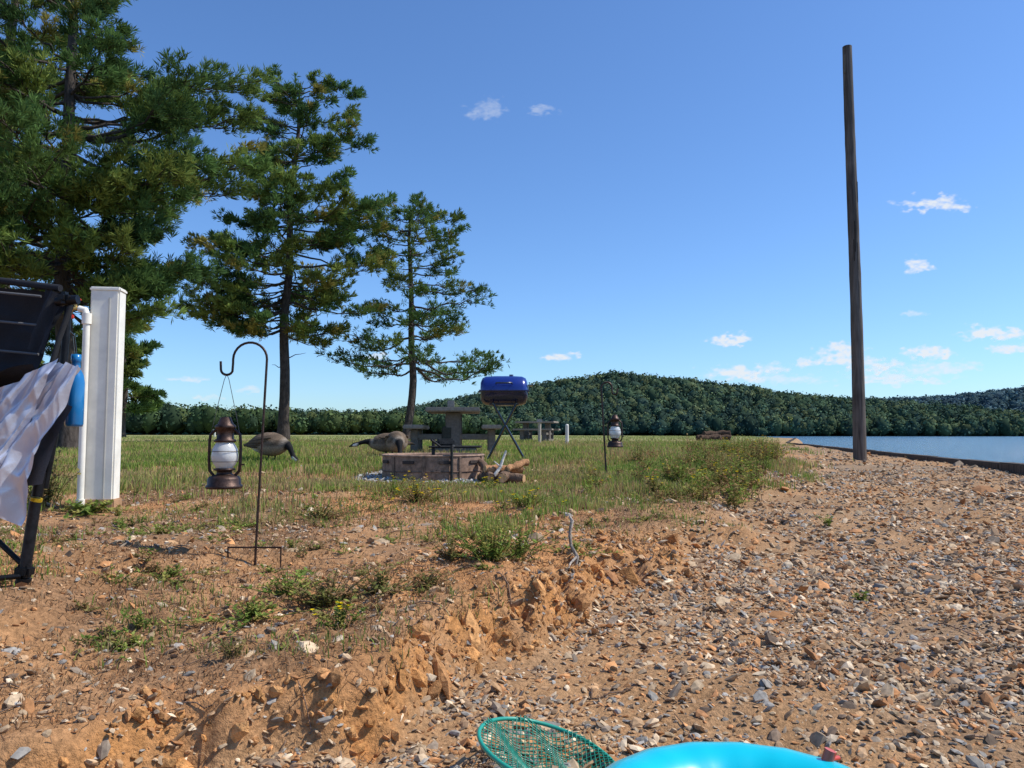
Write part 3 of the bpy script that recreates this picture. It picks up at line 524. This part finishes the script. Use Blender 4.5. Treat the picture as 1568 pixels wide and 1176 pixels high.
# ---------------------------------------------------------------- geese
def goose(x,y,ang,pose='graze',s=1.0):
    mb=MB();z=float(gz(x,y));dz=-.055
    body=[(-.40,.265,.012,.006),(-.34,.275,.05,.018),(-.27,.29,.08,.05),(-.17,.30,.118,.108),(-.05,.295,.146,.142),(.06,.29,.148,.146),(.15,.285,.13,.128),(.21,.285,.098,.100),(.255,.28,.068,.070)]
    body=[(a,b+dz,c,d) for a,b,c,d in body]
    neck={'graze':[(.29,.225,.045,.048),(.325,.185,.036,.036),(.35,.14,.030,.030),(.37,.095,.028,.028),(.39,.065,.031,.034),(.42,.045,.030,.032),(.445,.032,.018,.020),(.475,.018,.012,.010),(.495,.010,.005,.004)],
      'low':[(.30,.25,.045,.048),(.35,.25,.036,.036),(.40,.24,.031,.030),(.45,.225,.029,.028),(.49,.21,.031,.034),(.53,.20,.030,.030),(.56,.188,.017,.018),(.59,.178,.011,.009),(.605,.172,.004,.004)]}[pose]
    st=[(a*s,b*s,c*s,d*s) for a,b,c,d in body+neck];nb=len(body)
    BR=np.array((.135,.095,.062));DK=np.array((.065,.048,.036));PL=np.array((.24,.195,.15));WH=np.array((.7,.68,.64));NK=np.array((.008,.008,.009))
    def cols(i,t):
        up=math.cos(t)
        if i<2: return NK
        if i<4: return WH if up<-.1 else (DK if up>.5 else BR*.9)
        if i<nb: return PL if (up<-.25 or i>=nb-1) else BR*(.7+.6*((i*7+int(t*9))%3)/2)
        if i in (nb+4,nb+5): return WH if abs(math.sin(t))>.6 and up<.5 else NK
        return NK
    mb.loft(st,(x,y,z),ang,cols,24)
    ca,sa=math.cos(ang),math.sin(ang)
    for sg in (-1,1):
        for k in range(5):
            xs=np.linspace(.14-k*.05,-.26-k*.028,8);zz_=np.linspace(.37-k*.03,.315-k*.008,8)+dz
            off=np.interp(xs,[-.42,-.3,-.17,-.05,.06,.16],[.02,.06,.105,.135,.137,.115])+.006
            L_=np.stack([(x+(xs*ca-sg*off*sa)*s),(y+(xs*sa+sg*off*ca)*s),z+zz_*s],-1)
            mb.tube(L_,np.array([.006,.016,.02,.021,.02,.018,.013,.005])*s,6,BR*(1.25-.16*k) if k%2 else BR*.6,0)
        fx,fy=.03,sg*.06;O=lambda a,b_,c_:(x+(a*ca-b_*sa)*s,y+(a*sa+b_*ca)*s,z+c_*s)
        mb.tube([O(fx,fy,.17),O(fx+.015,fy,.09),O(fx,fy,.01)],[.022*s,.011*s,.009*s],7,(.02,.02,.02))
        for w in (-.5,0,.5): mb.tube([O(fx,fy,.012),O(fx+.07*math.cos(w),fy+.07*math.sin(w),.006)],[.008*s,.004*s],5,(.02,.02,.02))
    mb.build('canada_goose',[M_feather])
goose(-3.24,10.3,-.42,'graze',1.08);goose(-1.78,11.9,-1.3,'graze',1.12);goose(-1.98,12.4,3.25,'low',1.05)
# ---------------------------------------------------------------- camp chair
mb=MB();BKF=(.022,.023,.028);FR=(.012,.012,.014)
wr=lambda u,v:.012*np.sin(u*9+v*4)+.02*(fbm(u*3,v*3,91,3)-.5)
mb.cloth((-2.45,3.05,1.12),(-1.72,2.92,1.045),(-1.84,2.86,.50),(-2.45,2.95,.50),60,50,lambda u,v:.06*np.sin(u*3.14)*np.sin(v*3.14)+wr(u,v)+.012*np.abs(np.sin(v*16))+.03*np.abs(2*fbm(u*5,v*5,97,2)-1),BKF,0)
mb.cloth((-1.78,2.90,1.06),(-1.69,2.88,1.02),(-1.75,2.86,.80),(-1.82,2.88,.82),14,12,wr,(.03,.031,.036),0)
for q in range(4):
    z_=1.02-.11*q;mb.tube([(-2.4,2.93,z_+.05),(-2.1,2.87,z_+.03),(-1.78,2.88,z_)],.005,5,(.12,.12,.125),0)
mb.tube([(-2.45,3.03,1.13),(-2.05,2.97,1.105),(-1.72,2.90,1.055)],.013,8,BKF,0)
mb.tube([(-1.685,2.9,1.02),(-1.695,2.9,.8),(-1.72,2.9,.5),(-1.75,2.9,.3)],.013,10,FR,1)
mb.tube([(-1.72,2.88,1.0),(-1.64,2.88,1.008)],.018,10,FR,1);mb.box((-1.685,2.87,1.013),(.04,.045,.045),c=FR,bev=.012,m=1)
mb.tube([(-1.66,2.87,.98),(-1.68,2.84,.86),(-1.69,2.8,.72),(-1.70,2.8,.62)],.010,8,(.02,.02,.022),0)
mb.cloth((-2.2,2.6,.60),(-1.70,2.72,.74),(-1.74,2.86,.70),(-2.2,2.9,.60),16,8,wr,(.025,.026,.032),0)
mb.cloth((-1.80,2.80,.66),(-1.60,2.79,.60),(-1.70,2.80,.32),(-1.86,2.82,.30),16,16,wr,(.085,.085,.095),0)
mb.cloth((-2.3,2.5,.42),(-1.78,2.6,.40),(-1.80,2.95,.40),(-2.3,3.05,.42),16,12,lambda u,v:-.05*np.sin(u*3.1)*np.sin(v*3.1),BKF,0)
def sv(u,v):
    f=fbm(u*2+2,v*1.6,95,2);r1=np.abs(2*fbm(u*6+2*v,v*1.1,93,2)-1);r2=np.abs(2*fbm(u*5-3*v,v*3.5,94,2)-1)
    return .026*np.sin(u*17+8*f)*(.35+.65*v)+.060*r1*(.5+.5*v)+.030*r2
mb.cloth((-1.645,2.77,.765),(-1.555,2.74,.75),(-1.755,2.70,.20),(-2.08,2.68,.33),110,130,sv,(.62,.62,.70),2)
mb.cloth((-1.90,2.73,.62),(-1.62,2.745,.77),(-1.80,2.70,.34),(-2.15,2.68,.20),90,90,lambda u,v:sv(u+.3,v)*.9-.02,(.56,.56,.64),2)
za=float(gz(-1.80,2.9))
mb.tube([(-1.755,2.88,.36),(-1.765,2.88,.27)],.019,10,FR,1);mb.tube([(-1.766,2.88,.264),(-1.769,2.88,.252)],.021,10,(.6,.4,.02),1)
mb.tube([(-1.77,2.88,.25),(-1.80,2.88,za+.05)],.020,12,(.02,.02,.024),1);mb.box((-1.80,2.88,za+.055),(.055,.055,.045),(0,.1,0),c=FR,bev=.01,m=1)
mb.tube([(-1.80,2.88,za+.03),(-1.81,2.88,za-.01)],.026,10,FR,1)
mb.tube([(-1.80,2.86,za+.04),(-2.1,2.7,za+.03),(-2.4,2.6,za+.05)],.010,8,FR,1);mb.tube([(-1.80,2.88,za+.07),(-2.35,2.9,.5)],.010,8,FR,1)
mb.tube([(-2.35,2.88,za),(-1.78,2.9,.48)],.012,8,FR,1);mb.tube([(-2.2,2.5,float(gz(-2.2,2.5))),(-1.9,2.7,.58)],.013,8,FR,1)
mb.build('folding_camp_chair',[M_fab,M_metal,M_silver])
mb=MB();mb.lathe([(0,0),(.03,0),(.033,.01),(.033,.17),(.028,.2),(.016,.225),(.016,.25),(.018,.252),(.018,.28),(0,.282)],(-1.695,2.98,.53),20,(.01,.17,.42),0);mb.tube([(-1.695,2.98,.80),(-1.69,2.95,.88),(-1.69,2.9,.9)],.004,5,(.02,.02,.02));mb.build('blue_water_bottle',[M_enamel])
# ---------------------------------------------------------------- inflatable ring and net
mb=MB();t=np.linspace(0,2*np.pi,97);R,r=.27,.105;c0=np.array((.475,1.555,-.318))
U=np.linspace(0,2*np.pi,33)
rr_=r*(1-.02*np.abs(np.sin(t*9)))
V=np.stack([c0[0]+(R+rr_[:,None]*np.cos(U))*np.cos(t)[:,None],c0[1]+(R+rr_[:,None]*np.cos(U))*np.sin(t)[:,None],c0[2]+rr_[:,None]*np.sin(U)],-1)
i=np.arange(96)[:,None]*33;j=np.arange(32)[None];mb.add(V.reshape(-1,3),np.stack([i+j,i+33+j,i+34+j,i+j+1],-1).reshape(-1,4),(.0,.50,.62),0,True)
mb.tube(np.stack([c0[0]+(R+r*.9)*np.cos(t),c0[1]+(R+r*.9)*np.sin(t),c0[2]+r*.46+0*t],-1),.0025,5,(.0,.42,.55),0,False)
a=.72;mb.tube([(c0[0]+(R+.02)*math.cos(a),c0[1]+(R+.02)*math.sin(a),c0[2]+r-.01),(c0[0]+(R+.02)*math.cos(a)+.01,c0[1]+(R+.02)*math.sin(a),c0[2]+r+.018)],.013,12,(.6,.06,.03));mb.tube([(c0[0]+(R+.04)*math.cos(a),c0[1]+(R+.04)*math.sin(a),c0[2]+r-.008),(c0[0]+(R+.07)*math.cos(a),c0[1]+(R+.06)*math.sin(a),c0[2]+r-.01)],.006,8,(.6,.06,.03))
mb.build('inflatable_swim_ring',[M_vinyl])
mb=MB();c0=np.array((.10,2.14,float(gz(.1,2.2))+.07));c0[2]=min(c0[2],-.36);Rn=.19;NG=(.01,.22,.14)
def np_(x,y): return c0+np.array([x,y,-.28*x+.05*y])
mb.tube([np_(Rn*math.cos(w),Rn*math.sin(w)*.95) for w in np.linspace(0,6.283,49)],.006,8,(.02,.30,.21),0,False)
for q in np.linspace(-Rn,Rn,34)[1:-1]:
    w=math.sqrt(Rn*Rn-q*q);tt=np.linspace(-w,w,14);sg=lambda a,b:-.05*(1-(a*a+b*b)/Rn**2)+.012*math.sin(a*40+b*25)
    mb.tube([np_(q,b*.95)+np.array([0,0,sg(q,b)]) for b in tt],.0014,4,NG,0,False);mb.tube([np_(b,q*.95)+np.array([0,0,sg(b,q)]) for b in tt],.0014,4,NG,0,False)
mb.tube([np_(.0,-Rn*.95),np_(.03,-.5),np_(.06,-.9)+np.array((0,0,-.02))],.010,8,(.02,.3,.2));mb.build('fishing_net',[M_vinyl])
# ---------------------------------------------------------------- sun & sky
sd=Vector((.80,.04,.98)).normalized();el=math.asin(sd.z);rot=math.atan2(sd.x,sd.y)
li=bpy.data.lights.new('sun','SUN');li.energy=5.0;li.angle=math.radians(.5);li.color=(1,.95,.86);lo=bpy.data.objects.new('sun',li);scene.collection.objects.link(lo)
lo.rotation_euler=sd.to_track_quat('Z','Y').to_euler()
w=bpy.data.worlds.new('World');scene.world=w;w.use_nodes=True;nt=w.node_tree;N=nt.nodes;L=nt.links;bg=N['Background']
sky=N.new('ShaderNodeTexSky');sky.sky_type='NISHITA';sky.sun_disc=False;sky.sun_elevation=el;sky.sun_rotation=rot;sky.air_density=1.0;sky.dust_density=.4;sky.ozone_density=1.6;sky.altitude=150
vm=N.new('ShaderNodeVectorMath');vm.operation='MULTIPLY';vm.inputs[1].default_value=(.72,1.0,1.36);L.new(sky.outputs[0],vm.inputs[0]);L.new(vm.outputs[0],bg.inputs[0]);bg.inputs['Strength'].default_value=.130
mc=bpy.data.materials.new('cloud');mc.use_nodes=True;N=mc.node_tree.nodes;L=mc.node_tree.links;at=N.new('ShaderNodeAttribute');at.attribute_name='Col';sp=N.new('ShaderNodeSeparateColor');L.new(at.outputs['Color'],sp.inputs[0])
em=N.new('ShaderNodeEmission');em.inputs[0].default_value=(.86,.90,.95,1);em.inputs[1].default_value=.96;tr=N.new('ShaderNodeBsdfTransparent');mx=N.new('ShaderNodeMixShader')
L.new(sp.outputs[0],mx.inputs[0]);L.new(tr.outputs[0],mx.inputs[1]);L.new(em.outputs[0],mx.inputs[2]);L.new(mx.outputs[0],N['Material Output'].inputs[0])
try: mc.cycles.emission_sampling='NONE'
except Exception: pass
CL=[(.285,.121,.030,.012,1.3),(.0645,.101,.022,.008,1.1),(-.036,.430,.026,.018,.30),(.04,.432,.020,.009,.32),(.555,.302,.045,.013,1),(.575,.310,.02,.008,.8),(.53,.220,.022,.012,1),(.43,.100,.036,.018,1.2),(.294,.0766,.045,.013,1.2),(.345,.085,.02,.008,.8),(.545,.104,.032,.011,1.2),(.625,.132,.040,.012,1.3),(.66,.13,.02,.008,.9),(-.177,.101,.018,.006,.8),(.48,.0877,.036,.011,.9),(.383,.091,.016,.008,.9),(.65,.11,.03,.009,.9),(-.424,.0706,.028,.005,.6),(.53,.158,.018,.005,.5),(-.394,.047,.02,.005,.6),(-.343,.057,.018,.006,.6),(.5,.07,.07,.011,.8),(.8,.11,.06,.015,.9),(.78,.2,.05,.015,.8),(.56,.085,.05,.01,.7),(.36,.07,.05,.008,.6)]
mb=MB()
for q,(a,b_,w_,h_,s_) in enumerate(CL):
    D=5000+q*12;nu,nv=110,60;U_,V_=np.meshgrid(np.linspace(-1.7,1.7,nu),np.linspace(-1.7,1.7,nv));u=a+U_*w_;v=b_+V_*h_
    wu=U_+(fbm(u*90,v*160,101,4)-.5)*1.5;wv=V_+(fbm(u*90+50,v*160,102,4)-.5)*1.9;wv=np.where(wv<0,wv*1.5,wv)
    al=ss(0,.75,1.15-np.sqrt(wu*wu+wv*wv))*np.clip(.35+1.3*(fbm(u*150,v*300,103,4)-.2),0,1)*s_*ss(1.7,1.35,abs(U_))*ss(1.7,1.3,abs(V_))
    i=np.arange(nv-1)[:,None]*nu;j=np.arange(nu-1)[None]
    mb.add(np.stack([u*D,0*u+D,v*D],-1).reshape(-1,3),np.stack([i+j,i+j+1,i+nu+j+1,i+nu+j],-1).reshape(-1,4),np.repeat(np.clip(al,0,.92).reshape(-1,1),3,1),0,True)
mb.build('cloud',[mc])
# ---------------------------------------------------------------- camera
cam=bpy.data.cameras.new('camera');cam.sensor_width=36;cam.lens=36*1178/1568;cam.clip_start=.05;cam.clip_end=9000
co=bpy.data.objects.new('camera',cam);scene.collection.objects.link(co);co.location=(0,0,CAMZ);co.rotation_euler=(math.radians(90+3.74),0,0);scene.camera=co
scene.view_settings.view_transform='Standard';scene.view_settings.look='None';scene.view_settings.exposure=0
